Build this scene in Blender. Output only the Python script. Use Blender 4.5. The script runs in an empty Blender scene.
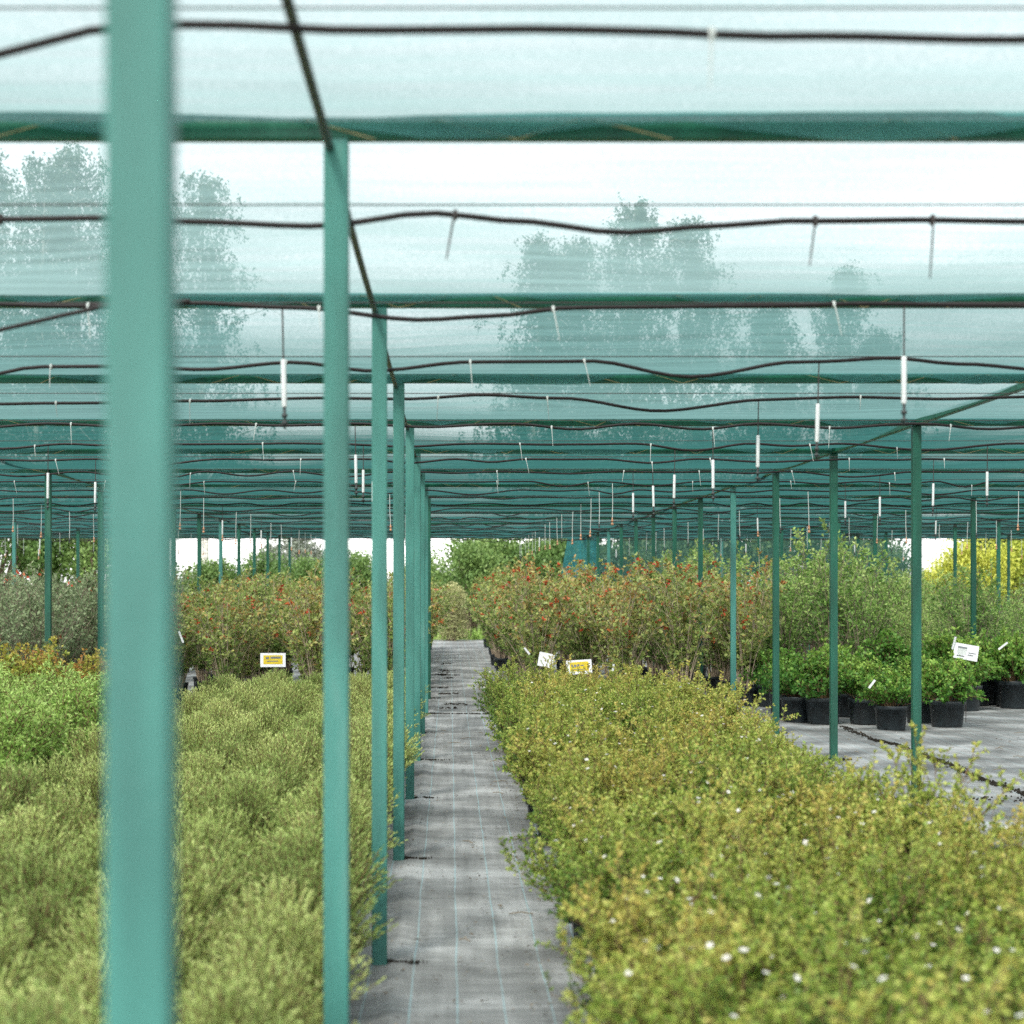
import bpy, math, random
import numpy as np
from mathutils import Vector, noise as mnoise

random.seed(7)
RNG = np.random.default_rng(11)
SC = bpy.context.scene
COL = SC.collection
F = 1781.0                      # focal length in pixels of the 1024 frame
VX, VY = 450.0, 582.0           # where level lines along the path meet in the picture
EYE = 1.5
R = math.radians

def at(px, y):                  # world x of a picture column at distance y
    return (px - VX) * y / F
def ground_y(py):               # distance of a picture row on the ground
    return F * EYE / (py - VY)
def in_view(x, y, m=0.6):
    if y < 0.4: return False
    a, b = VX + F * (x - m) / y, VX + F * (x + m) / y
    return b > -10 and a < 1034

ORD = "nearest second third fourth fifth sixth seventh eighth ninth tenth eleventh twelfth thirteenth fourteenth fifteenth sixteenth seventeenth eighteenth nineteenth twentieth".split()
def nth(i):
    if i < 20: return ORD[i]
    return "twenty-" + ["first","second","third","fourth","fifth","sixth","seventh","eighth","ninth"][i-20]

# ------------------------------------------------------------------ materials
def nodes_of(name):
    m = bpy.data.materials.new(name); m.use_nodes = True
    nt = m.node_tree; nt.nodes.clear()
    out = nt.nodes.new("ShaderNodeOutputMaterial")
    return m, nt, out
def N(nt, kind, **kw):
    n = nt.nodes.new(kind)
    for k, v in kw.items():
        if k.startswith("i_"):
            n.inputs[k[2:].replace("_", " ")].default_value = v
        else: setattr(n, k, v)
    return n
def ramp(nt, stops, src):
    r = nt.nodes.new("ShaderNodeValToRGB")
    el = r.color_ramp.elements
    while len(el) < len(stops): el.new(0.5)
    for e, (p, c) in zip(el, stops):
        e.position = p; e.color = (*c, 1)
    nt.links.new(src, r.inputs[0])
    return r.outputs[0]
def math_n(nt, op, a, b=None):
    n = nt.nodes.new("ShaderNodeMath"); n.operation = op
    for i, v in enumerate((a, b)):
        if v is None: continue
        if isinstance(v, (int, float)): n.inputs[i].default_value = v
        else: nt.links.new(v, n.inputs[i])
    return n.outputs[0]

def leaf_mat(name, cols, transl=0.3, rough=0.5, obj_share=0.35):
    m, nt, out = nodes_of(name)
    a = N(nt, "ShaderNodeAttribute", attribute_name="rnd")
    oi = N(nt, "ShaderNodeObjectInfo")
    v = math_n(nt, "ADD", math_n(nt, "MULTIPLY", a.outputs["Fac"], 1 - obj_share), math_n(nt, "MULTIPLY", oi.outputs["Random"], obj_share))
    n = len(cols)
    c = ramp(nt, [(0.08 + 0.84 * i / max(1, n - 1), k) for i, k in enumerate(cols)], v)
    p = N(nt, "ShaderNodeBsdfPrincipled"); p.inputs["Roughness"].default_value = rough
    p.inputs["Specular IOR Level"].default_value = 0.35
    t = N(nt, "ShaderNodeBsdfTranslucent")
    mx = N(nt, "ShaderNodeMixShader"); mx.inputs[0].default_value = transl
    nt.links.new(c, p.inputs["Base Color"]); nt.links.new(c, t.inputs["Color"])
    nt.links.new(p.outputs[0], mx.inputs[1]); nt.links.new(t.outputs[0], mx.inputs[2])
    nt.links.new(mx.outputs[0], out.inputs[0])
    return m

def plain(name, col, rough=0.5, spec=0.5, var=0.25, scale=9.0, bump=0.0, metallic=0.0, detail=4.0, stretch=None):
    m, nt, out = nodes_of(name)
    tc = N(nt, "ShaderNodeTexCoord")
    src = tc.outputs["Object"]
    if stretch:
        mp = N(nt, "ShaderNodeMapping"); mp.inputs["Scale"].default_value = stretch
        nt.links.new(src, mp.inputs[0]); src = mp.outputs[0]
    no = N(nt, "ShaderNodeTexNoise"); no.inputs["Scale"].default_value = scale; no.inputs["Detail"].default_value = detail
    nt.links.new(src, no.inputs["Vector"])
    lo = tuple(max(0, c * (1 - var)) for c in col); hi = tuple(min(1, c * (1 + var)) for c in col)
    c = ramp(nt, [(0.3, lo), (0.7, hi)], no.outputs["Fac"])
    p = N(nt, "ShaderNodeBsdfPrincipled")
    p.inputs["Roughness"].default_value = rough; p.inputs["Specular IOR Level"].default_value = spec
    p.inputs["Metallic"].default_value = metallic
    nt.links.new(c, p.inputs["Base Color"])
    if bump:
        b = N(nt, "ShaderNodeBump"); b.inputs["Strength"].default_value = bump; b.inputs["Distance"].default_value = 0.01
        nt.links.new(no.outputs["Fac"], b.inputs["Height"]); nt.links.new(b.outputs[0], p.inputs["Normal"])
    nt.links.new(p.outputs[0], out.inputs[0])
    return m

def paint_mat(name, col, worn):
    m, nt, out = nodes_of(name)
    tc = N(nt, "ShaderNodeTexCoord"); oi = N(nt, "ShaderNodeObjectInfo")
    off = N(nt, "ShaderNodeVectorMath", operation="ADD")
    nt.links.new(tc.outputs["Object"], off.inputs[0]); nt.links.new(oi.outputs["Location"], off.inputs[1])
    mp = N(nt, "ShaderNodeMapping"); mp.inputs["Scale"].default_value = (11, 11, 1.9)
    nt.links.new(off.outputs[0], mp.inputs[0])
    n1 = N(nt, "ShaderNodeTexNoise"); n1.inputs["Scale"].default_value = 1.0; n1.inputs["Detail"].default_value = 6
    nt.links.new(mp.outputs[0], n1.inputs["Vector"])
    n2 = N(nt, "ShaderNodeTexNoise"); n2.inputs["Scale"].default_value = 60; n2.inputs["Detail"].default_value = 3
    nt.links.new(off.outputs[0], n2.inputs["Vector"])
    d = tuple(c * 0.62 for c in col)
    base = ramp(nt, [(0.3, d), (0.6, col), (0.78, tuple(min(1, c * 0.7 + w * 0.35) for c, w in zip(col, worn)))], n1.outputs["Fac"])
    sp = ramp(nt, [(0.70, (0, 0, 0)), (0.78, (1, 1, 1))], n2.outputs["Fac"])
    mx = N(nt, "ShaderNodeMix", data_type="RGBA"); mx.inputs["B"].default_value = (*worn, 1)
    nt.links.new(math_n(nt, "MULTIPLY", sp, 0.45), mx.inputs["Factor"]); nt.links.new(base, mx.inputs["A"])
    p = N(nt, "ShaderNodeBsdfPrincipled"); p.inputs["Roughness"].default_value = 0.42; p.inputs["Specular IOR Level"].default_value = 0.45
    b = N(nt, "ShaderNodeBump"); b.inputs["Strength"].default_value = 0.15; b.inputs["Distance"].default_value = 0.004
    nt.links.new(n2.outputs["Fac"], b.inputs["Height"]); nt.links.new(b.outputs[0], p.inputs["Normal"])
    nt.links.new(mx.outputs["Result"], p.inputs["Base Color"])
    nt.links.new(p.outputs[0], out.inputs[0])
    return m

def net_mat(name, T, col, streak=0.35, transl=0.55):
    """Woven shade cloth: the share of light that slips between the threads falls with the slant of the ray (Beer-Lambert)."""
    m, nt, out = nodes_of(name)
    g = N(nt, "ShaderNodeNewGeometry")
    dot = N(nt, "ShaderNodeVectorMath", operation="DOT_PRODUCT")
    nt.links.new(g.outputs["True Normal"], dot.inputs[0]); nt.links.new(g.outputs["Incoming"], dot.inputs[1])
    c = math_n(nt, "MAXIMUM", math_n(nt, "ABSOLUTE", dot.outputs["Value"]), 0.02)
    tc = N(nt, "ShaderNodeTexCoord")
    mp = N(nt, "ShaderNodeMapping"); mp.inputs["Scale"].default_value = (1.2, 16, 16)
    nt.links.new(tc.outputs["Object"], mp.inputs[0])
    n1 = N(nt, "ShaderNodeTexNoise"); n1.inputs["Scale"].default_value = 1.0; n1.inputs["Detail"].default_value = 5
    nt.links.new(mp.outputs[0], n1.inputs["Vector"])
    n2 = N(nt, "ShaderNodeTexNoise"); n2.inputs["Scale"].default_value = 130; n2.inputs["Detail"].default_value = 2
    nt.links.new(tc.outputs["Object"], n2.inputs["Vector"])
    n3 = N(nt, "ShaderNodeTexNoise"); n3.inputs["Scale"].default_value = 0.9; n3.inputs["Detail"].default_value = 3
    nt.links.new(tc.outputs["Object"], n3.inputs["Vector"])
    dens = math_n(nt, "ADD", math_n(nt, "MULTIPLY", n1.outputs["Fac"], streak * 2), math_n(nt, "MULTIPLY", n2.outputs["Fac"], 1.3))
    dens = math_n(nt, "ADD", dens, math_n(nt, "MULTIPLY", n3.outputs["Fac"], 0.7))
    dens = math_n(nt, "ADD", dens, 1 - streak - 0.65 - 0.35)        # mean 1
    oi = N(nt, "ShaderNodeObjectInfo")
    dens = math_n(nt, "MULTIPLY", dens, math_n(nt, "ADD", math_n(nt, "MULTIPLY", oi.outputs["Random"], 0.5), 0.75))
    e = math_n(nt, "DIVIDE", math_n(nt, "MAXIMUM", dens, 0.1), c)
    tr = math_n(nt, "POWER", T, e)
    op = math_n(nt, "SUBTRACT", 1.0, tr)
    cr = ramp(nt, [(0.3, tuple(k * 0.8 for k in col)), (0.7, tuple(min(1, k * 1.15) for k in col))], n1.outputs["Fac"])
    d = N(nt, "ShaderNodeBsdfDiffuse"); t = N(nt, "ShaderNodeBsdfTranslucent")
    nt.links.new(cr, d.inputs[0]); nt.links.new(cr, t.inputs[0])
    mx = N(nt, "ShaderNodeMixShader"); mx.inputs[0].default_value = transl
    nt.links.new(d.outputs[0], mx.inputs[1]); nt.links.new(t.outputs[0], mx.inputs[2])
    tp = N(nt, "ShaderNodeBsdfTransparent")
    m2 = N(nt, "ShaderNodeMixShader")
    nt.links.new(op, m2.inputs[0]); nt.links.new(tp.outputs[0], m2.inputs[1]); nt.links.new(mx.outputs[0], m2.inputs[2])
    nt.links.new(m2.outputs[0], out.inputs[0])
    return m

def cloth_mat():
    """Woven ground cover: grey, dusty, with blue planting lines every 17 cm and fine cross ripples."""
    m, nt, out = nodes_of("ground_cloth")
    tc = N(nt, "ShaderNodeTexCoord"); sep = N(nt, "ShaderNodeSeparateXYZ")
    nt.links.new(tc.outputs["Object"], sep.inputs[0])
    wob = N(nt, "ShaderNodeTexNoise"); wob.inputs["Scale"].default_value = 1.1; wob.inputs["Detail"].default_value = 2
    nt.links.new(tc.outputs["Object"], wob.inputs["Vector"])
    x = math_n(nt, "ADD", sep.outputs["X"], math_n(nt, "MULTIPLY", wob.outputs["Fac"], 0.02))
    def lines(v, step, half, off):
        q = math_n(nt, "FRACT", math_n(nt, "DIVIDE", math_n(nt, "ADD", v, off + 50 * step), step))
        d = math_n(nt, "ABSOLUTE", math_n(nt, "SUBTRACT", q, 0.5))
        return math_n(nt, "LESS_THAN", d, half / step)
    lx = lines(x, 0.166, 0.0027, 0.047)
    ly = lines(sep.outputs["Y"], 0.6, 0.003, 0.1)
    mp = N(nt, "ShaderNodeMapping"); mp.inputs["Scale"].default_value = (1.5, 13, 1)
    nt.links.new(tc.outputs["Object"], mp.inputs[0])
    rip = N(nt, "ShaderNodeTexNoise"); rip.inputs["Scale"].default_value = 1.6; rip.inputs["Detail"].default_value = 7; rip.inputs["Roughness"].default_value = 0.62
    nt.links.new(mp.outputs[0], rip.inputs["Vector"])
    mp2 = N(nt, "ShaderNodeMapping"); mp2.inputs["Scale"].default_value = (16, 0.7, 1)
    nt.links.new(tc.outputs["Object"], mp2.inputs[0])
    wear = N(nt, "ShaderNodeTexNoise"); wear.inputs["Scale"].default_value = 1.0; wear.inputs["Detail"].default_value = 5
    nt.links.new(mp2.outputs[0], wear.inputs["Vector"])
    dust = N(nt, "ShaderNodeTexNoise"); dust.inputs["Scale"].default_value = 1.7; dust.inputs["Detail"].default_value = 6
    nt.links.new(tc.outputs["Object"], dust.inputs["Vector"])
    v = math_n(nt, "ADD", math_n(nt, "MULTIPLY", rip.outputs["Fac"], 0.20), math_n(nt, "MULTIPLY", wear.outputs["Fac"], 0.17))
    v = math_n(nt, "ADD", v, math_n(nt, "MULTIPLY", dust.outputs["Fac"], 0.63))
    base = ramp(nt, [(0.37, (0.085, 0.088, 0.086)), (0.5, (0.20, 0.207, 0.203)), (0.61, (0.37, 0.382, 0.378))], v)
    spots = N(nt, "ShaderNodeTexNoise"); spots.inputs["Scale"].default_value = 24; spots.inputs["Detail"].default_value = 3
    nt.links.new(tc.outputs["Object"], spots.inputs["Vector"])
    sp = ramp(nt, [(0.66, (0, 0, 0)), (0.74, (1, 1, 1))], spots.outputs["Fac"])
    mxs = N(nt, "ShaderNodeMix", data_type="RGBA"); mxs.inputs["B"].default_value = (0.07, 0.062, 0.05, 1)
    nt.links.new(math_n(nt, "MULTIPLY", sp, 0.5), mxs.inputs["Factor"]); nt.links.new(base, mxs.inputs["A"])
    mx = N(nt, "ShaderNodeMix", data_type="RGBA"); mx.inputs["B"].default_value = (0.27, 0.44, 0.47, 1)
    fade = math_n(nt, "MULTIPLY", math_n(nt, "ADD", math_n(nt, "MULTIPLY", lx, 0.72), math_n(nt, "MULTIPLY", ly, 0.12)), ramp(nt, [(0.35, (0.25,)*3), (0.55, (1,)*3)], dust.outputs["Fac"]))
    nt.links.new(fade, mx.inputs["Factor"]); nt.links.new(mxs.outputs["Result"], mx.inputs["A"])
    p = N(nt, "ShaderNodeBsdfPrincipled"); p.inputs["Roughness"].default_value = 0.62; p.inputs["Specular IOR Level"].default_value = 0.4
    nt.links.new(mx.outputs["Result"], p.inputs["Base Color"])
    b = N(nt, "ShaderNodeBump"); b.inputs["Strength"].default_value = 0.45; b.inputs["Distance"].default_value = 0.025
    nt.links.new(rip.outputs["Fac"], b.inputs["Height"]); nt.links.new(b.outputs[0], p.inputs["Normal"])
    nt.links.new(p.outputs[0], out.inputs[0])
    return m

M = {}
M["teal"] = paint_mat("teal_paint", (0.046, 0.196, 0.165), (0.18, 0.26, 0.23))
M["green"] = paint_mat("green_paint", (0.006, 0.088, 0.055), (0.10, 0.17, 0.14))
M["beam"] = paint_mat("beam_paint", (0.005, 0.105, 0.060), (0.06, 0.16, 0.12))
M["pipe"] = plain("dark_pipe", (0.022, 0.021, 0.020), 0.4, 0.4, 0.4, 18)
M["hose"] = plain("black_hose", (0.011, 0.0075, 0.0075), 0.5, 0.25, 0.3, 15)
M["wire"] = plain("thin_wire", (0.04, 0.032, 0.03), 0.5, 0.5, 0.2, 30)
M["white"] = plain("white_plastic", (0.62, 0.64, 0.64), 0.4, 0.5, 0.06, 20)
M["tie"] = plain("pale_tie", (0.55, 0.58, 0.56), 0.5, 0.4, 0.15, 20)
M["cord"] = plain("lacing_cord", (0.42, 0.33, 0.17), 0.8, 0.2, 0.3, 30)
M["orange"] = plain("orange_nozzle", (0.50, 0.26, 0.15), 0.5, 0.4, 0.15, 30)
M["dark"] = plain("dark_fitting", (0.03, 0.035, 0.035), 0.5, 0.4, 0.3, 40)
M["pot"] = plain("black_pot", (0.013, 0.019, 0.022), 0.42, 0.45, 0.5, 12, 0.05)
M["soil"] = plain("potting_soil", (0.035, 0.024, 0.016), 0.95, 0.1, 0.5, 60, 0.6)
M["dirt"] = plain("dirt", (0.022, 0.019, 0.015), 0.95, 0.1, 0.5, 40, 0.5)
M["yellow"] = plain("yellow_print", (0.62, 0.47, 0.02), 0.5, 0.4, 0.12, 40)
M["ink"] = plain("grey_ink", (0.16, 0.17, 0.18), 0.6, 0.3, 0.3, 60)
M["card"] = plain("white_card", (0.74, 0.75, 0.76), 0.5, 0.4, 0.06, 30)
M["net"] = net_mat("lit_roof_net", 0.665, (0.20, 0.31, 0.305), 0.40)  # brightness of the near roof put into a lighter net colour
M["net_mid"] = net_mat("half_shaded_roof_net", 0.70, (0.115, 0.22, 0.215), 0.32)  # same net, colour darkened partway for the middle bays
M["net_shaded"] = net_mat("shaded_roof_net", 0.70, (0.030, 0.110, 0.103), 0.28)  # same net again, shade of the far roof put into its colour
M["hem"] = net_mat("folded_net_hem", 0.24, (0.14, 0.37, 0.355))
M["curtain"] = net_mat("hanging_net", 0.62, (0.10, 0.24, 0.225), 0.2)
M["curtain_fold"] = net_mat("bunched_net", 0.16, (0.045, 0.22, 0.24), 0.2)
M["cloth"] = cloth_mat()
M["grass"] = plain("grass_ground", (0.085, 0.12, 0.03), 0.9, 0.1, 0.45, 1.3, 0.4, detail=8)
M["bark"] = plain("brown_bark", (0.16, 0.12, 0.085), 0.85, 0.2, 0.4, 14, 0.5, stretch=(3, 3, 0.6))
M["birchbark"] = plain("birch_bark", (0.50, 0.48, 0.44), 0.8, 0.2, 0.55, 5, 0.3, stretch=(1, 1, 3))
M["twig"] = plain("grey_twig", (0.20, 0.165, 0.12), 0.8, 0.2, 0.35, 20)
M["tantwig"] = plain("tan_twig", (0.36, 0.29, 0.21), 0.8, 0.2, 0.35, 20)
M["redtwig"] = plain("red_brown_twig", (0.14, 0.09, 0.045), 0.75, 0.2, 0.35, 20)
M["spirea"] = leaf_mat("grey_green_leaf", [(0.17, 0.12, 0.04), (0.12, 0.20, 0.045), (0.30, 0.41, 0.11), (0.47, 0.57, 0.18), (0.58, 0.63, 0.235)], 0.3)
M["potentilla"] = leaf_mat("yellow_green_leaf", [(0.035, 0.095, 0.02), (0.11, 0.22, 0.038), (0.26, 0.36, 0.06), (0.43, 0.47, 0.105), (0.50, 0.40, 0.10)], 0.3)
M["petal"] = leaf_mat("white_petal", [(0.68, 0.65, 0.60), (0.80, 0.78, 0.74)], 0.25)
M["olive"] = leaf_mat("olive_leaf", [(0.055, 0.12, 0.025), (0.13, 0.22, 0.05), (0.25, 0.34, 0.085), (0.42, 0.47, 0.15), (0.46, 0.27, 0.09)], 0.3)
M["rust"] = leaf_mat("rusty_leaf", [(0.40, 0.035, 0.018), (0.52, 0.08, 0.035), (0.48, 0.19, 0.06)], 0.25)
M["leafgreen"] = leaf_mat("fresh_green_leaf", [(0.022, 0.085, 0.014), (0.06, 0.18, 0.026), (0.14, 0.30, 0.045), (0.32, 0.47, 0.09)], 0.3)
M["tallgreen"] = leaf_mat("mid_green_leaf", [(0.04, 0.11, 0.022), (0.10, 0.22, 0.045), (0.23, 0.38, 0.085), (0.42, 0.53, 0.17)], 0.3)
M["bright"] = leaf_mat("light_green_leaf", [(0.10, 0.20, 0.03), (0.26, 0.42, 0.08), (0.43, 0.58, 0.17)], 0.3)
M["greygreen"] = leaf_mat("silver_green_leaf", [(0.10, 0.15, 0.065), (0.20, 0.27, 0.13), (0.35, 0.42, 0.23)], 0.25)
M["euon"] = leaf_mat("orange_yellow_leaf", [(0.14, 0.23, 0.04), (0.27, 0.36, 0.06), (0.42, 0.42, 0.07), (0.46, 0.23, 0.07)], 0.3)
M["hedge"] = leaf_mat("hedge_leaf", [(0.05, 0.11, 0.028), (0.10, 0.18, 0.045), (0.19, 0.28, 0.08)], 0.3)
M["darkleaf"] = leaf_mat("dark_tree_leaf", [(0.025, 0.06, 0.018), (0.06, 0.11, 0.03), (0.10, 0.16, 0.05)], 0.3)
M["golden"] = leaf_mat("golden_leaf", [(0.22, 0.29, 0.04), (0.40, 0.44, 0.06), (0.54, 0.54, 0.10)], 0.35)
M["birchleaf"] = leaf_mat("birch_leaf", [(0.045, 0.075, 0.04), (0.075, 0.11, 0.06), (0.12, 0.15, 0.085)], 0.3)
M["pale"] = leaf_mat("pale_bush_leaf", [(0.30, 0.33, 0.13), (0.42, 0.42, 0.20), (0.50, 0.46, 0.25)], 0.3)
M["farleaf"] = leaf_mat("hazed_far_leaf", [(0.13, 0.16, 0.12), (0.18, 0.21, 0.16), (0.24, 0.26, 0.20)], 0.2)  # distance haze mixed into the leaf colour
M["litter"] = leaf_mat("dry_litter", [(0.03, 0.025, 0.02), (0.07, 0.05, 0.03), (0.16, 0.11, 0.06), (0.40, 0.36, 0.27)], 0.1)

# ------------------------------------------------------------------ mesh building
class Soup:
    """quads collected as arrays, with a material slot and a random value for every face"""
    def __init__(s, *mats): s.q, s.m, s.r, s.mats = [], [], [], list(mats)
    def add(s, quads, mat=0, rnd=None):
        quads = np.asarray(quads, dtype=np.float64).reshape(-1, 4, 3)
        n = len(quads); s.q.append(quads); s.m.append(np.full(n, mat, dtype=np.int32))
        s.r.append(np.full(n, 0.5) if rnd is None else np.broadcast_to(np.asarray(rnd, float), (n,)))
    def mesh(s, name, smooth=False):
        q = np.concatenate(s.q); n = len(q)
        me = bpy.data.meshes.new(name)
        me.vertices.add(n * 4); me.vertices.foreach_set("co", q.reshape(-1).astype(np.float32))
        me.loops.add(n * 4); me.loops.foreach_set("vertex_index", np.arange(n * 4, dtype=np.int32))
        me.polygons.add(n); me.polygons.foreach_set("loop_start", np.arange(0, n * 4, 4, dtype=np.int32))
        me.polygons.foreach_set("loop_total", np.full(n, 4, dtype=np.int32))
        me.polygons.foreach_set("material_index", np.concatenate(s.m))
        for k in s.mats: me.materials.append(M[k])
        me.update(calc_edges=True)
        a = me.attributes.new("rnd", "FLOAT", "FACE"); a.data.foreach_set("value", np.concatenate(s.r).astype(np.float32))
        if smooth: me.shade_smooth()
        return me

def nrm(v): return v / np.maximum(np.linalg.norm(v, axis=-1, keepdims=True), 1e-9)

def tube(pts, r, sides=5):
    p = np.asarray(pts, float); m = len(p)
    t = nrm(np.gradient(p, axis=0))
    up = np.array([0, 0, 1.0]) if abs(t[:, 2]).mean() < 0.8 else np.array([1.0, 0, 0])
    a = nrm(np.cross(t, up)); b = np.cross(t, a)
    r = np.broadcast_to(np.asarray(r, float), (m,))[:, None, None]
    th = np.linspace(0, 2 * np.pi, sides, endpoint=False)
    ring = p[:, None] + r * (a[:, None] * np.cos(th)[None, :, None] + b[:, None] * np.sin(th)[None, :, None])
    i = np.arange(sides); j = (i + 1) % sides
    return np.stack([ring[:-1][:, i], ring[:-1][:, j], ring[1:][:, j], ring[1:][:, i]], 2).reshape(-1, 4, 3)

def welded(quads_list, mats, name, smooth=True, mat_ids=None):
    """tubes and lathes as joined surfaces so that smooth shading works"""
    s = Soup(*mats)
    for k, q in enumerate(quads_list): s.add(q, 0 if mat_ids is None else mat_ids[k])
    me = s.mesh(name)
    import bmesh
    bm = bmesh.new(); bm.from_mesh(me); bmesh.ops.remove_doubles(bm, verts=bm.verts, dist=1e-5)
    bmesh.ops.recalc_face_normals(bm, faces=bm.faces)
    bm.to_mesh(me); bm.free()
    if smooth: me.shade_smooth()
    return me

def lathe(profile, sides=20, c=(0, 0, 0)):
    pr = np.asarray(profile, float); th = np.linspace(0, 2 * np.pi, sides + 1)
    ring = np.stack([pr[:, None, 0] * np.cos(th), pr[:, None, 0] * np.sin(th), np.repeat(pr[:, 1:2], sides + 1, 1)], -1) + np.array(c)
    return np.stack([ring[:-1, :-1], ring[:-1, 1:], ring[1:, 1:], ring[1:, :-1]], 2).reshape(-1, 4, 3)

def box_mesh(name, x0, x1, y0, y1, z0, z1, mat, bev=0.004):
    import bmesh
    bm = bmesh.new()
    bmesh.ops.create_cube(bm, size=1)
    for v in bm.verts:
        v.co = (x0 + (v.co.x + .5) * (x1 - x0), y0 + (v.co.y + .5) * (y1 - y0), z0 + (v.co.z + .5) * (z1 - z0))
    if bev: bmesh.ops.bevel(bm, geom=bm.edges[:], offset=bev, segments=2, affect='EDGES', profile=0.5)
    me = bpy.data.meshes.new(name); bm.to_mesh(me); bm.free(); me.materials.append(M[mat])
    return me

def box_q(x0, x1, y0, y1, z0, z1):
    v = [(x0,y0,z0),(x1,y0,z0),(x1,y1,z0),(x0,y1,z0),(x0,y0,z1),(x1,y0,z1),(x1,y1,z1),(x0,y1,z1)]
    return [[v[i] for i in f] for f in ((0,3,2,1),(4,5,6,7),(0,1,5,4),(1,2,6,5),(2,3,7,6),(3,0,4,7))]

def leaves(P, D, Nn, L, W, fold=0.2):
    P, D = np.asarray(P), nrm(np.asarray(D)); S = nrm(np.cross(D, Nn)); U = np.cross(S, D)
    L = np.broadcast_to(L, (len(P),))[:, None]; W = np.broadcast_to(W, (len(P),))[:, None]
    mid = P + D * L * 0.45 + U * W * fold
    return np.stack([P, mid + S * W / 2, P + D * L, mid - S * W / 2], 1)

# ------------------------------------------------------------------ objects
def props(o, label=None, cat=None, group=None, kind=None):
    if label: o["label"] = label
    if cat: o["category"] = cat
    if group: o["group"] = group
    if kind: o["kind"] = kind
    return o
def link(name, data, parent=None, loc=(0, 0, 0), rotz=0.0, scale=1.0):
    o = bpy.data.objects.new(name, data); COL.objects.link(o)
    o.location = loc
    if rotz: o.rotation_euler.z = rotz
    if scale != 1.0: o.scale = (scale,) * 3 if isinstance(scale, (int, float)) else scale
    if parent is not None: o.parent = parent
    return o
def thing(name, label, cat, loc=(0, 0, 0), rotz=0.0, scale=1.0, group=None):
    return props(link(name, None, None, loc, rotz, scale), label, cat, group)
def solo(name, me, label, cat, group=None, loc=(0, 0, 0), rotz=0.0, scale=1.0):
    return props(link(name, me, None, loc, rotz, scale), label, cat, group)
def struct(name, me, label, loc=(0, 0, 0), kind="structure"):
    return props(link(name, me, None, loc), label, name.replace("_", " "), None, kind)
def plant(name, spec, label, cat, loc, group=None, rotz=0.0, scale=1.0, skip=()):
    t = thing(name, label, cat, loc, rotz, scale, group)
    for part, me in spec.items():
        if part not in skip: link(part, me, t)
    return t

# ------------------------------------------------------------------ setting: ground
def ground_grid():
    xs = np.concatenate([np.linspace(-14, -0.6, 40), np.linspace(-0.55, 1.0, 48), np.linspace(1.1, 17, 60)])
    ys = np.concatenate([np.linspace(-5, 3, 9), np.linspace(3.1, 20, 190), np.linspace(20.3, 46.2, 90)])
    X, Y = np.meshgrid(xs, ys)
    Z = np.zeros_like(X)
    for i in range(X.shape[0]):
        for j in range(X.shape[1]):
            x, y = X[i, j], Y[i, j]
            z = 0.010 * mnoise.noise((x * 1.3, y * 0.9, 0)) + 0.006 * mnoise.noise((x * 4, y * 2.2, 5))
            d = (x + 0.205 + 0.02 * mnoise.noise((0, y * 0.8, 9))) / 0.03
            z += 0.02 * math.exp(-d * d) * (0.6 + 0.5 * mnoise.noise((1, y * 0.7, 2)))
            Z[i, j] = z
    V = np.stack([X, Y, Z], -1)
    return np.stack([V[:-1, :-1], V[:-1, 1:], V[1:, 1:], V[1:, :-1]], 2).reshape(-1, 4, 3)
struct("ground", welded([np.array([[[-500, -60, -.03], [500, -60, -.03], [500, 900, -.03], [-500, 900, -.03]]], float)], ["grass"], "ground", False), "flat grassy ground reaching beyond the nursery to the horizon")
struct("path", welded([ground_grid()], ["cloth"], "path"), "grey woven ground cloth of the path and floor with pale blue lines")

# ------------------------------------------------------------------ the shade structure
LINES = [1.68] + [4.35 + 2.65 * i for i in range(16)]           # distance of each cross beam
ROWS = [(-11.2, "far end row beyond the grey shrubs"), (-7.55, "row among the grey shrubs"), (-3.97, "row behind the spirea bed"), (-0.277, "row along the path"),
        (3.22, "row beside the white-flowered bed"), (6.73, "row amid the tall green shrubs"), (9.5, "row in front of the golden bush"), (13.0, "outermost row by the golden bush")]
TOP = 2.6
HB = 0.0225
def post_mesh(mat, h): return box_mesh("post", -.03, .03, -.03, .03, -0.05, h, mat, 0.005)
PM = {(m, l): post_mesh(m, TOP - HB - 0.001) for m in ("teal", "green") for l in (0, 1)}
LONG = (-3.97, 3.22, 9.5)
for x, where in ROWS:
    k = 0
    for n, y in enumerate(LINES):
        if not in_view(x, y, 0.1) or (x == -0.277 and n > 8): continue
        xx = x if n or x != -0.277 else -0.291
        mat = "teal" if ((x == -0.277 and n < 8) or (x == 3.22 and n in (7, 6, 13)) or (n * 7 + int(x * 3)) % 11 == 0) else "green"
        if x == 3.22 and n in (4, 5, 6): mat = "green"
        lab = f"{'teal' if mat == 'teal' else 'dark green'} square steel post, {nth(k)} in the {where}"
        solo("post", PM[(mat, 1 if x in LONG else 0)], lab, "post", "posts holding up the shade net", (xx, y, 0), R(random.uniform(-1.5, 1.5)))
        k += 1
XA, XB = -12.5, 15.5
bm_cross = box_mesh("cross_beam", XA, XB, -HB, HB, -HB, HB, "beam", 0.004)
def lacing(y, seed):
    rg = np.random.default_rng(seed); pts = []; x = XA + rg.uniform(0, .5); side = 1
    quads = []
    while x < XB:
        w = rg.uniform(0.10, 0.22); p0 = (x, -0.029, -0.026 * side); p1 = (x + w, -0.029, 0.026 * side)
        if rg.random() < 0.75: quads.append(tube([p0, ((x * 2 + w) / 2, -0.033, 0), p1], 0.0018, 4))
        x += w if rg.random() < 0.8 else w + rg.uniform(0.1, 0.5); side = -side
    return np.concatenate(quads)
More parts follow.
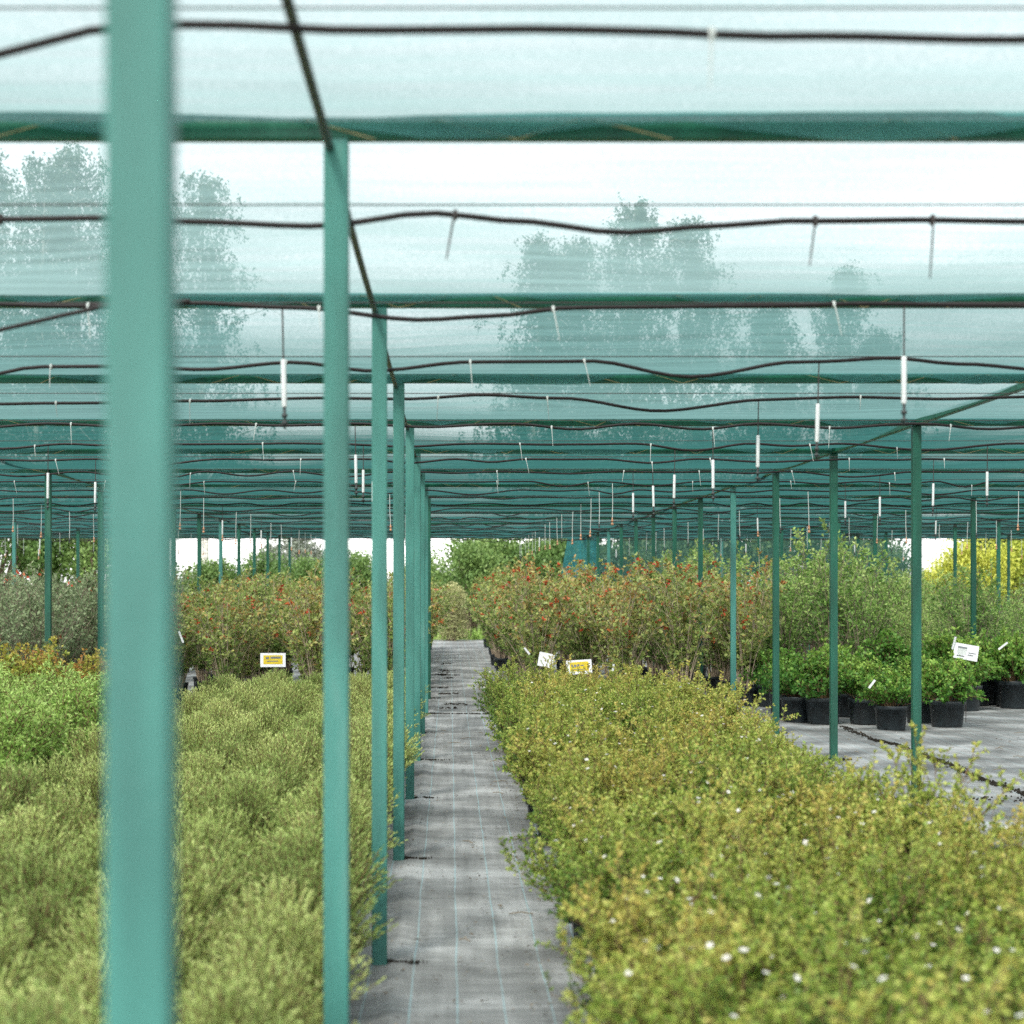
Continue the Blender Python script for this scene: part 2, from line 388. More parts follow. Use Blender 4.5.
for n, y in enumerate(LINES):
    b = solo("cross_beam", bm_cross, f"dark green square cross beam over the {nth(n)} line of posts", "beam", "cross beams under the shade net", (0, y, TOP))
    if 0 < n < 9:
        link("lacing_cord", welded([lacing(y, n)], ["cord"], "lacing_cord", False), b)
for x in LONG:
    y0 = LINES[0] - 1.0
    me = box_mesh("long_beam", -HB, HB, y0, LINES[-1] + .02, -HB + .003, HB - .003, "beam", 0.004)
    lab = {-3.97: "green beam running lengthwise on the posts behind the spirea bed", 3.22: "green beam running lengthwise on the posts beside the white-flowered bed", 9.5: "green beam running lengthwise on the posts before the golden bush"}[x]
    solo("long_beam", me, lab, "beam", "lengthwise beams of the shade structure", (x, 0, TOP))
seg = []
for n in range(len(LINES)):
    ya = LINES[n - 1] + .032 if n else -2.0
    seg.append((ya, LINES[n] - .032))
for n, (ya, yb) in enumerate(seg[:9]):
    me = welded([tube([(-0.292, ya + (yb - ya) * t, 2.555 - 0.012 * math.sin(math.pi * t)) for t in np.linspace(0, 1, 7)], 0.0115, 10)], ["pipe"], "tie_pipe")
    solo("tie_pipe", me, f"dark round tie pipe meeting the {nth(n)} post of the path row", "pipe", "tie pipes along the path row")

# nets
def smooth_noise(x, seed, f): return mnoise.noise((x * f, seed * 3.7, 1.3))
def net_sheet(ya, yb, seed, near):
    nx = 260 if near else 130
    xs = np.linspace(XA, XB, nx); ts = np.linspace(0, 1, 11)
    V = np.zeros((len(ts) + 4, nx, 3))
    for j, x in enumerate(xs):
        sag = 0.05 + 0.04 * smooth_noise(x, seed, 0.45) + 0.012 * smooth_noise(x, seed + 9, 2.2)
        for i, t in enumerate(ts):
            rip = 0.016 * mnoise.noise((x * 1.1, t * 2.5, seed)) * math.sin(math.pi * t)
            V[i, j] = (x, ya + .026 + (yb - ya + .010) * t, 2.631 - .0055 * t - sag * 4 * t * (1 - t) + rip)
        wav = max(0.0, 0.40 + 1.7 * smooth_noise(x, seed + 40, 2.6) + 0.35 * smooth_noise(x, seed + 80, 5.5))
        dz = 0.004 + 0.044 * min(1.15, wav)
        wid = 0.085 + 0.09 * smooth_noise(x, seed + 120, 1.4) + 0.02 * smooth_noise(x, seed + 130, 7)
        tw = 1 - (wid + .0) / (yb - ya)
        V[len(ts), j] = (x, yb - .036 - wid, 2.621 - sag * 4 * tw * (1 - tw))
        V[len(ts) + 1, j] = (x, yb - .036, 2.622)
        V[len(ts) + 2, j] = (x, yb - .038 - .006 * wav, 2.620 - dz * .6)
        V[len(ts) + 3, j] = (x, yb - .036 - .004 * wav, 2.620 - dz)
    q = np.stack([V[:-1, :-1], V[:-1, 1:], V[1:, 1:], V[1:, :-1]], 2)
    return q[:len(ts) - 1].reshape(-1, 4, 3), q[len(ts):].reshape(-1, 4, 3)
NL = [-1.07] + LINES
for n in range(len(NL) - 1):
    a, h = net_sheet(NL[n], NL[n + 1], n, n < 7)
    lab = f"translucent teal shade net stretched up to the {nth(n)} cross beam"
    t = thing("shade_net", lab, "shade net", (0, NL[n], 0), group="shade net sheets of the roof")
    for nm, qq, mt in (("net_panel", a, "net" if n < 3 else "net_mid" if n < 5 else "net_shaded"), ("hem", h, "hem")):  # net colour steps darker with distance, painting in the roof's shading
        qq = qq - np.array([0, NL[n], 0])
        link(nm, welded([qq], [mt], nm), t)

# hoses on their wires
HZ = 2.53
hose_pts = {
    0: (3.22, [(0, 55), (50, 42), (105, 28), (200, 25), (350, 29), (500, 30), (640, 31), (800, 36), (1024, 40)]),
    1: (4.90, [(-40, 222), (0, 219), (100, 218), (200, 222), (320, 226), (430, 213), (520, 222), (620, 232), (720, 226), (800, 221), (930, 220), (1060, 222)]),
    2: (6.62, [(-40, 303), (60, 306), (200, 303), (300, 308), (420, 320), (490, 316), (570, 308), (700, 306), (900, 304), (1060, 306)]),
    3: (8.20, [(-40, 380), (40, 367), (130, 366), (200, 370), (290, 362), (370, 371), (470, 362), (590, 361), (690, 377), (800, 362), (890, 358), (960, 364), (1060, 371)]),
    4: (9.80, [(-40, 404), (100, 403), (200, 401), (320, 398), (410, 399), (480, 395), (560, 398), (660, 411), (760, 400), (850, 397), (940, 399), (1060, 396)]),
}
def hose_curve(k, y):
    if k in hose_pts:
        pts = [(at(px, y), EYE + (VY - py) * y / F) for px, py in hose_pts[k][1]]
        pts = [(XA, HZ - .02)] + [(pts[0][0] - 1.2, HZ - .03)] + pts + [(pts[-1][0] + 1.2, HZ - .02), (XB, HZ - .03)]
    else:
        rg = np.random.default_rng(100 + k); x = XA; pts = []
        while x < XB:
            pts.append((x, HZ - .012)); w = rg.uniform(.5, 1.3); pts.append((x + w / 2, HZ - .012 - rg.uniform(.0, .055))); x += w
        pts.append((XB, HZ - .012))
    xs = np.linspace(XA, XB, 320)
    px = np.array([p[0] for p in pts]); pz = np.array([p[1] for p in pts])
    i = np.clip(np.searchsorted(px, xs) - 1, 0, len(px) - 2)
    t = np.clip((xs - px[i]) / np.maximum(px[i + 1] - px[i], 1e-6), 0, 1); s = t * t * (3 - 2 * t)
    z = pz[i] * (1 - s) + pz[i + 1] * s
    z += [0.004 * mnoise.noise((x * 3, k, 0)) for x in xs]
    return xs, z
tie_q = [tube([(0, -.013, .012), (0.002, -.016, -.05), (-.004, -.014, -.12)], [.0022, .0019, .0010], 5), lathe([(.0125, -.004), (.0125, .006)], 10)]
tie_q[1] = tie_q[1][:, :, [2, 0, 1]]
tie_me = [welded([tie_q[1], tube([(0, -.013, .01), (dx * .5, -.016, -l * .45), (dx, -.014, -l)], [.0026, .0022, .0012], 5)], ["tie"], "tie") for dx, l in ((.004, .13), (-.008, .10), (.02, .12), (.003, .075))]
tied_me = [welded([tie_q[1], tube([(0, -.013, .01), (dx * .5, -.016, -l * .45), (dx, -.014, -l)], [.003, .003, .002], 5)], ["wire"], "tie") for dx, l in ((.002, .13), (-.02, .10))]
rod_me = welded([tube([(0, 0, 0), (0, 0, -.19)], .0032, 6)], ["wire"], "supply_tube")
thin_me = welded([tube([(0, 0, 0), (.004, 0, -.2), (0, 0, -.372)], .0038, 6)], ["tie"], "supply_tube")
wt_me = welded([lathe([(.0, -.19), (.0090, -.19), (.0098, -.194), (.0098, -.366), (.0090, -.37), (0, -.37)], 14)], ["white"], "weight_tube")
noz_me = welded([lathe([(.0, -.37), (.006, -.371), (.006, -.395), (.011, -.397), (.011, -.408), (.005, -.41), (.005, -.425), (.014, -.428), (.014, -.434), (.004, -.437), (.004, -.452), (0, -.454)], 12)], ["dark"], "nozzle")
noz2_me = welded([lathe([(.0, -.37), (.006, -.371), (.006, -.395), (.013, -.397), (.013, -.408), (.005, -.41), (.005, -.425), (.015, -.428), (.012, -.448), (0, -.454)], 12)], ["orange"], "nozzle")
hose_y = [hose_pts[k][0] for k in range(5)] + [11.45 + 1.65 * i for i in range(20)]
for k, y in enumerate(hose_y):
    if y > 43.5: break
    xs, z = hose_curve(k, y)
    hm = welded([tube(np.stack([xs, np.full_like(xs, y), z], -1) - np.array([0, y, 0]), 0.0085, 8 if k < 8 else 5)], ["hose"], "irrigation_hose")
    h = solo("irrigation_hose", hm, f"black irrigation hose sagging under its wire below the net, {nth(k)} along the path", "hose", "irrigation hoses under the net", (0, y, 0))
    wm = welded([tube([(XA, 0, HZ + .012), (-3.9, 0, HZ + .008), (3.2, 0, HZ + .008), (XB, 0, HZ + .012)], .0023, 4)], ["wire"], "support_wire")
    link("support_wire", wm, h)
    rg = np.random.default_rng(500 + k)
    if k < 10:
        tx = [at(p, y) for p in {1: (455, 815, 932, 0), 3: (51, 286, 470, 584), 4: (56, 190, 438, 547, 860)}.get(k, ())] or list(np.arange(-9, 12, 0.95) + rg.uniform(-.25, .25, 23)[: len(np.arange(-9, 12, .95))])
        for x in tx:
            if not in_view(x, y, .05): continue
            zz = float(np.interp(x, xs, z))
            o = link("tie", tie_me[int(rg.integers(4))], h, (x, 0, zz)) if k != 1 else link("tie", tied_me[int(rg.integers(2))], h, (x, 0, zz)); o.rotation_euler.y = rg.uniform(-.1, .1)
            if k == 1: o.scale = (1, 1, 1.25)
    if k >= 2:
        q = 0
        for x in np.arange(1.67 - 2.31 * 6, 14, 2.31):
            x = x + float(rg.uniform(-.03, .03))
            if not in_view(x, y, .02) or (k == 3 and -1 < x < 0): continue
            lab = f"white weighted sprinkler, number {['one','two','three','four','five','six','seven','eight','nine','ten','eleven'][q]} counted along the {nth(k)} hose"
            t = thing("hanging_sprinkler", lab, "sprinkler", (x, y, float(np.interp(x, xs, z)) - .008), group="sprinklers hanging from the hoses")
            t.rotation_euler = (rg.uniform(-.03, .03), rg.uniform(-.03, .03), rg.uniform(0, 6))
            s = rg.uniform(.9, 1.05); t.scale = (1, 1, s if k > 4 else .98)
            if k >= 9 and (k % 3 or rg.random() < .5):
                link("supply_tube", thin_me, t)
            else:
                link("supply_tube", rod_me, t); link("weight_tube", wt_me, t)
            link("nozzle", noz_me if (k < 9 or rg.random() < .4) else noz2_me, t)
            q += 1
# a loose hose length slanting down from the roof by the near post
lh = welded([tube([(at(-40, 5.6), 0, EYE + (VY - 342) * 5.6 / F), (at(0, 5.6), 0, EYE + (VY - 330) * 5.6 / F), (at(60, 5.6), 0, EYE + (VY - 316) * 5.6 / F), (at(100, 5.6), 0, EYE + (VY - 307) * 5.6 / F), (at(190, 5.6), 0, EYE + (VY - 301) * 5.6 / F)], .007, 8)], ["hose"], "loose_hose")
solo("loose_hose", lh, "short black hose slanting down from the second net sheet", "hose", None, (0, 5.6, 0))

# net curtain at the far end
def curtain(x0, x1, seed, slant=0.0, amp=0.05):
    xs = np.linspace(x0, x1, int((x1 - x0) * 22) + 6); zs = np.linspace(0.03, 2.57, 14)
    V = np.zeros((len(zs), len(xs), 3))
    for i, z in enumerate(zs):
        for j, x in enumerate(xs):
            f = 1 - z / 2.57
            V[i, j] = (x - slant * f * (1 - (x - x0) / (x1 - x0)), amp * (mnoise.noise((x * 2.2, z * .3, seed)) + .5 * mnoise.noise((x * 7, z * .2, seed))), z)
    return np.stack([V[:-1, :-1], V[:-1, 1:], V[1:, 1:], V[1:, :-1]], 2).reshape(-1, 4, 3)
cy = 43.2
cu = thing("net_curtain", "teal shade net hanging as an end wall behind the tall shrubs", "shade net", (0, cy, 0))
link("net_panel", welded([curtain(3.55, 11.5, 3)], ["curtain"], "net_panel"), cu)
link("bunched_edge", welded([curtain(2.85, 3.6, 4, .45, .12)], ["curtain_fold"], "bunched_edge"), cu)

# ------------------------------------------------------------------ plants
def curve_shoots(rg, n, R_, h, z0, base_r=.05, dome=.35, jit=.15, top=None):
    u = np.sqrt(rg.random(n)); a = rg.random(n) * 2 * np.pi
    B = np.stack([base_r * u * np.cos(a), base_r * u * np.sin(a), np.full(n, z0)], -1)
    T = np.stack([R_ * u * np.cos(a), R_ * u * np.sin(a), h * (1 - dome * u ** 2) * (1 + jit * (rg.random(n) - .5) * 2)], -1)
    T[:, :2] += rg.normal(0, R_ * .1, (n, 2))
    C = (B + T) / 2; C[:, :2] = B[:, :2] * .75 + T[:, :2] * .25 + rg.normal(0, R_ * .05, (n, 2)); C[:, 2] = z0 + (T[:, 2] - z0) * .62
    return B, C, T
def bez(B, C, T, t):
    t = t[..., None]; return (1 - t) ** 2 * B + 2 * t * (1 - t) * C + t * t * T
def bezt(B, C, T, t):
    t = t[..., None]; return nrm(2 * (1 - t) * (C - B) + 2 * t * (T - C))
def rand_perp(rg, D):
    v = rg.normal(size=D.shape); return nrm(v - (v * D).sum(-1, keepdims=True) * D)
def stems_of(B, C, T, r0, r1, segs=4, sides=3, t1=1.0):
    q = []
    for b, c, t in zip(B, C, T):
        tt = np.linspace(0, t1, segs + 1)
        q.append(tube(bez(b[None], c[None], t[None], tt), np.linspace(r0, r1, segs + 1), sides))
    return np.concatenate(q)

def make_spirea(seed):
    rg = np.random.default_rng(seed); n = 200
    B, C, T = curve_shoots(rg, n, .25, .565, .15, .10, .42, .045)
    k = 32; t = np.tile(np.linspace(.30, 1.0, k), (n, 1)) + rg.uniform(-.02, .02, (n, k))
    P = bez(B[:, None], C[:, None], T[:, None], t).reshape(-1, 3); D0 = bezt(B[:, None], C[:, None], T[:, None], t).reshape(-1, 3)
    perp = rand_perp(rg, D0); D = D0 * rg.uniform(.7, 1.3, (len(P), 1)) + perp * .5
    tt = t.reshape(-1); L = .028 * (1.05 - .35 * tt) * rg.uniform(.75, 1.2, len(P))
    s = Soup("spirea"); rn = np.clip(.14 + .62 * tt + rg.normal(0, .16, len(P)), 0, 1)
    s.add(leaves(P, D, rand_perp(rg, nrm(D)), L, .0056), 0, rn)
    st = Soup("redtwig"); st.add(stems_of(B, C, T, .0028, .0012))
    return {"foliage": s.mesh("foliage"), "stem": st.mesh("stem")}

def twiggy(rg, n, R_, h, z0, base_r, dome, jit, side_n, side_len, lv, L, W, t0=.3, up=.5):
    """main shoots with side twigs; returns shoots and leaf points, directions, heights"""
    B, C, T = curve_shoots(rg, n, R_, h, z0, base_r, dome, jit)
    ts = rg.uniform(t0, 1.0, (n, side_n)); ts[:, 0] = .99
    P0 = bez(B[:, None], C[:, None], T[:, None], ts).reshape(-1, 3); D0 = bezt(B[:, None], C[:, None], T[:, None], ts).reshape(-1, 3)
    SD = nrm(D0 * .7 + rand_perp(rg, D0) * .9 + np.array([0, 0, up])); SL = side_len * rg.uniform(.5, 1.2, len(P0))
    u = rg.uniform(.1, 1, (len(P0), lv))
    P = (P0[:, None] + SD[:, None] * (SL[:, None] * u)[..., None]).reshape(-1, 3)
    SDr = np.repeat(SD, lv, 0)
    D = nrm(SDr * .6 + rand_perp(rg, SDr))
    Lr = L * rg.uniform(.7, 1.25, len(P)); Wr = W * rg.uniform(.8, 1.2, len(P))
    nn = nrm(rand_perp(rg, D) + np.array([0, 0, .8]))
    tw = [tube([a, a + d * l * .5, a + d * l], [.0016, .0012, .0007] if L < .03 else [.0035, .0025, .0012], 3) for a, d, l in zip(P0, SD, SL)]
    return (B, C, T), (P0, SD, SL), leaves(P, D, nn, Lr, Wr), P, np.concatenate(tw)

def flower(p, nrm_, r, rg):
    n = nrm_ / np.linalg.norm(nrm_); a = np.cross(n, [1, 0, .3]); a /= np.linalg.norm(a); b = np.cross(n, a); q = []
    for k in range(5):
        th = k * 2 * math.pi / 5; d = a * math.cos(th) + b * math.sin(th); e = -a * math.sin(th) + b * math.cos(th)
        q.append([p, p + d * r * .6 + e * r * .48 + n * r * .15, p + d * r + n * r * .25, p + d * r * .6 - e * r * .48 + n * r * .15])
    return np.array(q)

def make_potentilla(seed, wild=False):
    rg = np.random.default_rng(seed)
    sh, tw, q, P, tq = twiggy(rg, 42, .27, .54, .13, .05, .38, .22 if not wild else .4, 10, .09, 16, .0175, .0106, .2, .6)
    s = Soup("potentilla"); bias = rg.uniform(-.12, .12)
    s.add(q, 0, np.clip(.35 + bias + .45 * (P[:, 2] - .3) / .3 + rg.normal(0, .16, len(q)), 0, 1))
    st = Soup("redtwig"); st.add(stems_of(*sh, .003, .0012)); st.add(tq)
    d = {"foliage": s.mesh("foliage"), "stem": st.mesh("stem")}
    fl = Soup("petal"); c = 0
    idx = np.argsort(-tw[0][:, 2])[:70]; rg.shuffle(idx)
    for i in idx[: int(rg.integers(2, 7))]:
        p = tw[0][i] + tw[1][i] * tw[2][i] * 1.05
        fl.add(flower(p, np.array([rg.normal(0, .4), rg.normal(-.3, .4), 1]), rg.uniform(.008, .013), rg), 0, rg.random()); c += 1
    d["blossom"] = fl.mesh("blossom")
    return d

def make_shrub(seed, n, R_, h, z0, mat, L, W, side_n, side_len, lv, dome=.3, jit=.2, t0=.3, twigmat="twig", fruit=None, base_r=.08, r0=.007, hi=None):
    rg = np.random.default_rng(seed)
    sh, tw, q, P, tq = twiggy(rg, n, R_, h, z0, base_r, dome, jit, side_n, side_len, lv, L, W, t0)
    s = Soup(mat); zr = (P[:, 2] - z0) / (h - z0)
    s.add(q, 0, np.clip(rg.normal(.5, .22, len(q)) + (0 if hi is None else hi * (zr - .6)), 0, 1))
    if fruit:
        s.mats.append("rust"); idx = rg.permutation(len(tw[0]))
        idx = [i for i in idx if tw[0][i][2] > z0 + (h - z0) * .40][:fruit]
        for i in idx:
            p = tw[0][i] + tw[1][i] * tw[2][i]; m = int(rg.integers(4, 10))
            D = nrm(rg.normal(size=(m, 3)) + np.array([0, 0, -.2]))
            s.add(leaves(np.repeat(p[None], m, 0) + rg.normal(0, .012, (m, 3)), D, rand_perp(rg, D), rg.uniform(.035, .065, m), .036), 1, rg.random(m))
    st = Soup(twigmat); st.add(stems_of(*sh, r0, r0 * .3, 5, 4)); st.add(tq)
    d = {"foliage": s.mesh("foliage"), "stem": st.mesh("stem")}
    return d

def pot_mesh(r, h):
    q = lathe([(0, .002), (r * .80, .002), (r * .83, .012), (r * .95, h - .045), (r * .965, h - .045), (r * 1.0, h - .04), (r * 1.02, h - .003), (r * 1.01, h), (r * .96, h), (r * .93, h - .03)], 24)
    s = lathe([(r * .93, h - .03), (0, h - .024)], 24)
    return welded([q, s], ["pot", "soil"], "pot", True, [0, 1])
POT_S = pot_mesh(.085, .17); POT_M = pot_mesh(.15, .25); POT_L = pot_mesh(.195, .285)

def scatter_bed(xs, z0, z1, step, jx, jy):
    out = []
    y = z0; r = 0
    while y < z1:
        for i, x in enumerate(xs):
            out.append((x + random.uniform(-jx, jx), y + random.uniform(-jy, jy) + (.5 * step if i % 2 else 0), i))
        y += step; r += 1
    return out

SP = [make_spirea(20 + i) for i in range(6)]
for s in SP: s["pot"] = POT_S
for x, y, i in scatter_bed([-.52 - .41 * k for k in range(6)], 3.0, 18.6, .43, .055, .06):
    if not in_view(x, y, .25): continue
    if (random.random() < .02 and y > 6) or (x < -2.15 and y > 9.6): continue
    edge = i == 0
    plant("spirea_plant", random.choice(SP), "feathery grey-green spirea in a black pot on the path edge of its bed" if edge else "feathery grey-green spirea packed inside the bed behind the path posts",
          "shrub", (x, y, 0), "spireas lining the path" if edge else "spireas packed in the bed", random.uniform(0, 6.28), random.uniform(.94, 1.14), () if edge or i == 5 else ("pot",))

PT = [make_potentilla(50 + i, i > 4) for i in range(7)]
for s in PT: s["pot"] = POT_S
for x, y, i in scatter_bed([.62 + .345 * k for k in range(5)], 3.2, 17.8, .385, .07, .08):
    if not in_view(x, y, .25): continue
    if random.random() < .025: continue
    edge = i == 0
    s = random.uniform(.80, 1.18)
    if i == 4: s = 1.25 if random.random() < .08 else min(s, .84 if 7.3 < y < 11 else .96)
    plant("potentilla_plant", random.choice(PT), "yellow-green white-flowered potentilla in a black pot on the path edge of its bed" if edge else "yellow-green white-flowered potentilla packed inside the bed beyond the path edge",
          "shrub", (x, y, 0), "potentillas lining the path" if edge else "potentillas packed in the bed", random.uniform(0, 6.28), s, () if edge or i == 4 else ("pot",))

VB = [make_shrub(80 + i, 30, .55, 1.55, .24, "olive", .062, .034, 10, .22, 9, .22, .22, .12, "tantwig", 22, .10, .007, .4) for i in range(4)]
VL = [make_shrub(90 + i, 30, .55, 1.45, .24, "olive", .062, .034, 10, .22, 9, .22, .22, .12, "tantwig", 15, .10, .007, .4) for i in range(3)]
for s in VB + VL: s["pot"] = POT_M
for y in np.arange(21.6, 41, .95):
    for c, x in enumerate((1.05, 1.95, 2.85, 3.7)):
        if y > 31 and c > 0: continue
        if c == 0 and y > 30: x = .95
        xx, yy = x + random.uniform(-.12, .12), y + random.uniform(-.15, .15)
        plant("berry_shrub", random.choice(VB), "twiggy olive shrub with rusty red berry clusters across the path from the posts", "shrub", (xx, yy, 0), "red-berried shrubs behind the white-flowered bed", random.uniform(0, 6.28), random.uniform(.80, .98))
for y in np.arange(20.6, 40, .95):
    for c, x in enumerate((-.85, -1.65, -2.5, -3.35)):
        if y > 28 and c > 0 and c < 3: continue
        if c == 0 and y > 26: x = -.62
        xx, yy = x + random.uniform(-.12, .12), y + random.uniform(-.15, .15)
        plant("twiggy_shrub", random.choice(VL), "twiggy olive and tan shrub in the block behind the spirea bed", "shrub", (xx, yy, 0), "twiggy shrubs behind the spirea bed", random.uniform(0, 6.28), random.uniform(.76, .96))

LG = [make_shrub(110 + i, 30, .33, .66, .24, "leafgreen", .046, .028, 8, .13, 10, .45, .2, .25, "redtwig", None, .08, .005, .7) for i in range(4)]
for s in LG: s["pot"] = POT_L
front = [(891, 731), (947, 728), (823, 725), (798, 723), (788, 718), (865, 725), (850, 718), (921, 724), (975, 706), (991, 705), (1014, 709)]
look = ["bushy green shrub in the large black pot just before the near seam", "bushy green shrub with yellow tips in a black pot below the tilted white card", "bushy green shrub in a black pot, widest between the second and third dark posts",
        "bushy green shrub in a black pot tucked beside the third dark green post", "bushy green shrub in a black pot nearest the paved gap by the berry shrubs", "bushy green shrub in a black pot half hidden behind the foremost pot",
        "bushy green shrub in a black pot standing back behind the second post", "bushy green shrub in a black pot masked by the nearest dark green post", "leggy green shrub in a black pot beside the tilted white card",
        "leggy green shrub in a black pot between the card and the outermost pot", "open-stemmed green shrub in the outermost black pot of the front line"]
for i, (px, py) in enumerate(front):
    y = ground_y(py) + .15
    plant("potted_shrub", LG[i % 4], look[i], "potted shrub", (at(px, y), y, 0), "potted shrubs at the front of the green block", random.uniform(0, 6.28), random.uniform(.86, 1.02) if i < 8 else (1.0, 1.0, 1.15))
for y in (20.5, 21.4):
    for x in np.arange(3.8, 8.4, .74):
        xx, yy = x + random.uniform(-.1, .1), y + random.uniform(-.12, .12) + max(0, (x - 5.6) * .9)
        if in_view(xx, yy, .2):
            plant("potted_shrub", random.choice(LG), "bushy green shrub in a black pot within the rows behind the front line", "potted shrub", (xx, yy, 0), "potted shrubs behind the front line", random.uniform(0, 6.28), random.uniform(.85, 1.2))
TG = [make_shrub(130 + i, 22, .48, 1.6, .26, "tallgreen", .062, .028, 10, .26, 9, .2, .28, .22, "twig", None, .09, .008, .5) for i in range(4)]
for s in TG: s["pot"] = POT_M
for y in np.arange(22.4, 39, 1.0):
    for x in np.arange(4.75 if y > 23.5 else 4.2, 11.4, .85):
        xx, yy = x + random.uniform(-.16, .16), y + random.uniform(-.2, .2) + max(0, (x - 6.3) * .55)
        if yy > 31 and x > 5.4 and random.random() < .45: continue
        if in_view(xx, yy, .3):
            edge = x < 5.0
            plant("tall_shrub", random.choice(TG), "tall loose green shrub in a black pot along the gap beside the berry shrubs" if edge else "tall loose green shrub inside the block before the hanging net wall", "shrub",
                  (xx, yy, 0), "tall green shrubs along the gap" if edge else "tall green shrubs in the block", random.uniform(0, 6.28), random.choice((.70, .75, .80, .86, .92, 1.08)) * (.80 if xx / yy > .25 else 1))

BR = [make_shrub(150 + i, 40, .30, .72, .12, "bright", .038, .016, 8, .13, 9, .35, .15, .25, "redtwig", None, .07, .004, .7) for i in range(3)]
for s in BR: s["pot"] = POT_S
for x, y, i in scatter_bed([-2.72 - .42 * k for k in range(6)], 9.9, 16.0, .45, .05, .07):
    if in_view(x, y, .3):
        plant("light_green_shrub", random.choice(BR), "dense light green mounded shrub between the spireas and the orange shrubs", "shrub", (x, y, 0), "light green shrubs beside the spireas", random.uniform(0, 6.28), random.uniform(.74, .92))
EU = [make_shrub(160 + i, 26, .26, .78, .12, "euon", .042, .024, 7, .12, 8, .35, .25, .3, "redtwig", None, .06, .004, .8) for i in range(3)]
for s in EU: s["pot"] = POT_S
for x, y, i in scatter_bed([-2.95 - .44 * k for k in range(5)], 16.3, 17.6, .5, .06, .08):
    if in_view(x, y, .3):
        plant("orange_shrub", random.choice(EU), "small shrub with orange and yellow leaf tips behind the light green mounds", "shrub", (x, y, 0), "orange-tipped shrubs", random.uniform(0, 6.28), random.uniform(.85, 1.05))
GG = [make_shrub(170 + i, 28, .50, 1.40, .24, "greygreen", .052, .026, 9, .22, 9, .25, .2, .2, "twig", 2, .09, .007, .4) for i in range(3)]
for s in GG: s["pot"] = POT_M
for y in np.arange(18.8, 33, .95):
    for x in np.arange(-4.5, -10.0, -.85):
        if y > 25 and x > -6.5 and random.random() < .5: continue
        xx, yy = x + random.uniform(-.15, .15), y + random.uniform(-.15, .15)
        if in_view(xx, yy, .3):
            plant("grey_leaved_shrub", random.choice(GG), "grey-green bushy shrub in the block behind the orange-tipped shrubs", "shrub", (xx, yy, 0), "grey-green shrubs behind the orange ones", random.uniform(0, 6.28), random.uniform(.85, 1.02))

# ------------------------------------------------------------------ trees and bushes beyond the roof
def make_bush(seed, R_, H, mat, n, L, lumps=34, z0=.15, squash=1.0):
    rg = np.random.default_rng(seed)
    u = nrm(rg.normal(size=(lumps, 3))); u[:, 2] = np.abs(u[:, 2]) * 1.0 - .25
    ctr = u * np.array([R_ * .72, R_ * .72 * squash, H * .42]) * rg.uniform(.6, 1.1, (lumps, 1)) + np.array([0, 0, H * .5])
    which = rg.integers(0, lumps, n); rad = rg.uniform(.2, .36, lumps) * R_
    v = nrm(rg.normal(size=(n, 3))) * (rg.random(n) ** .45)[:, None]
    P = ctr[which] + v * rad[which][:, None] * np.array([1, 1, 1.15])
    if z0 < .1: P[:, 2] = H * (rg.random(n) ** .9) * (1 - .35 * (np.hypot(P[:, 0], P[:, 1]) / R_) ** 2)
    P[:, 2] = np.maximum(P[:, 2], z0 + rg.random(n) * .2)
    D = nrm(nrm(P - np.array([0, 0, H * .3])) * .5 + rg.normal(size=(n, 3)) * .6 + np.array([0, 0, .25]))
    lum = rg.uniform(.25, .75, lumps)
    s = Soup(mat); s.add(leaves(P, D, rand_perp(rg, D), L * rg.uniform(.6, 1.3, n), L * .5), 0, np.clip(lum[which] + rg.normal(0, .18, n), 0, 1))
    st = Soup("bark"); q = []
    for c in ctr: q.append(tube([np.array([rg.normal(0, .06), rg.normal(0, .06), -.05]), c * np.array([.4, .4, .55]), c], [.035 * R_, .02 * R_, .008 * R_], 4))
    st.add(np.concatenate(q))
    return {"crown": s.mesh("crown"), "stem": st.mesh("stem")}

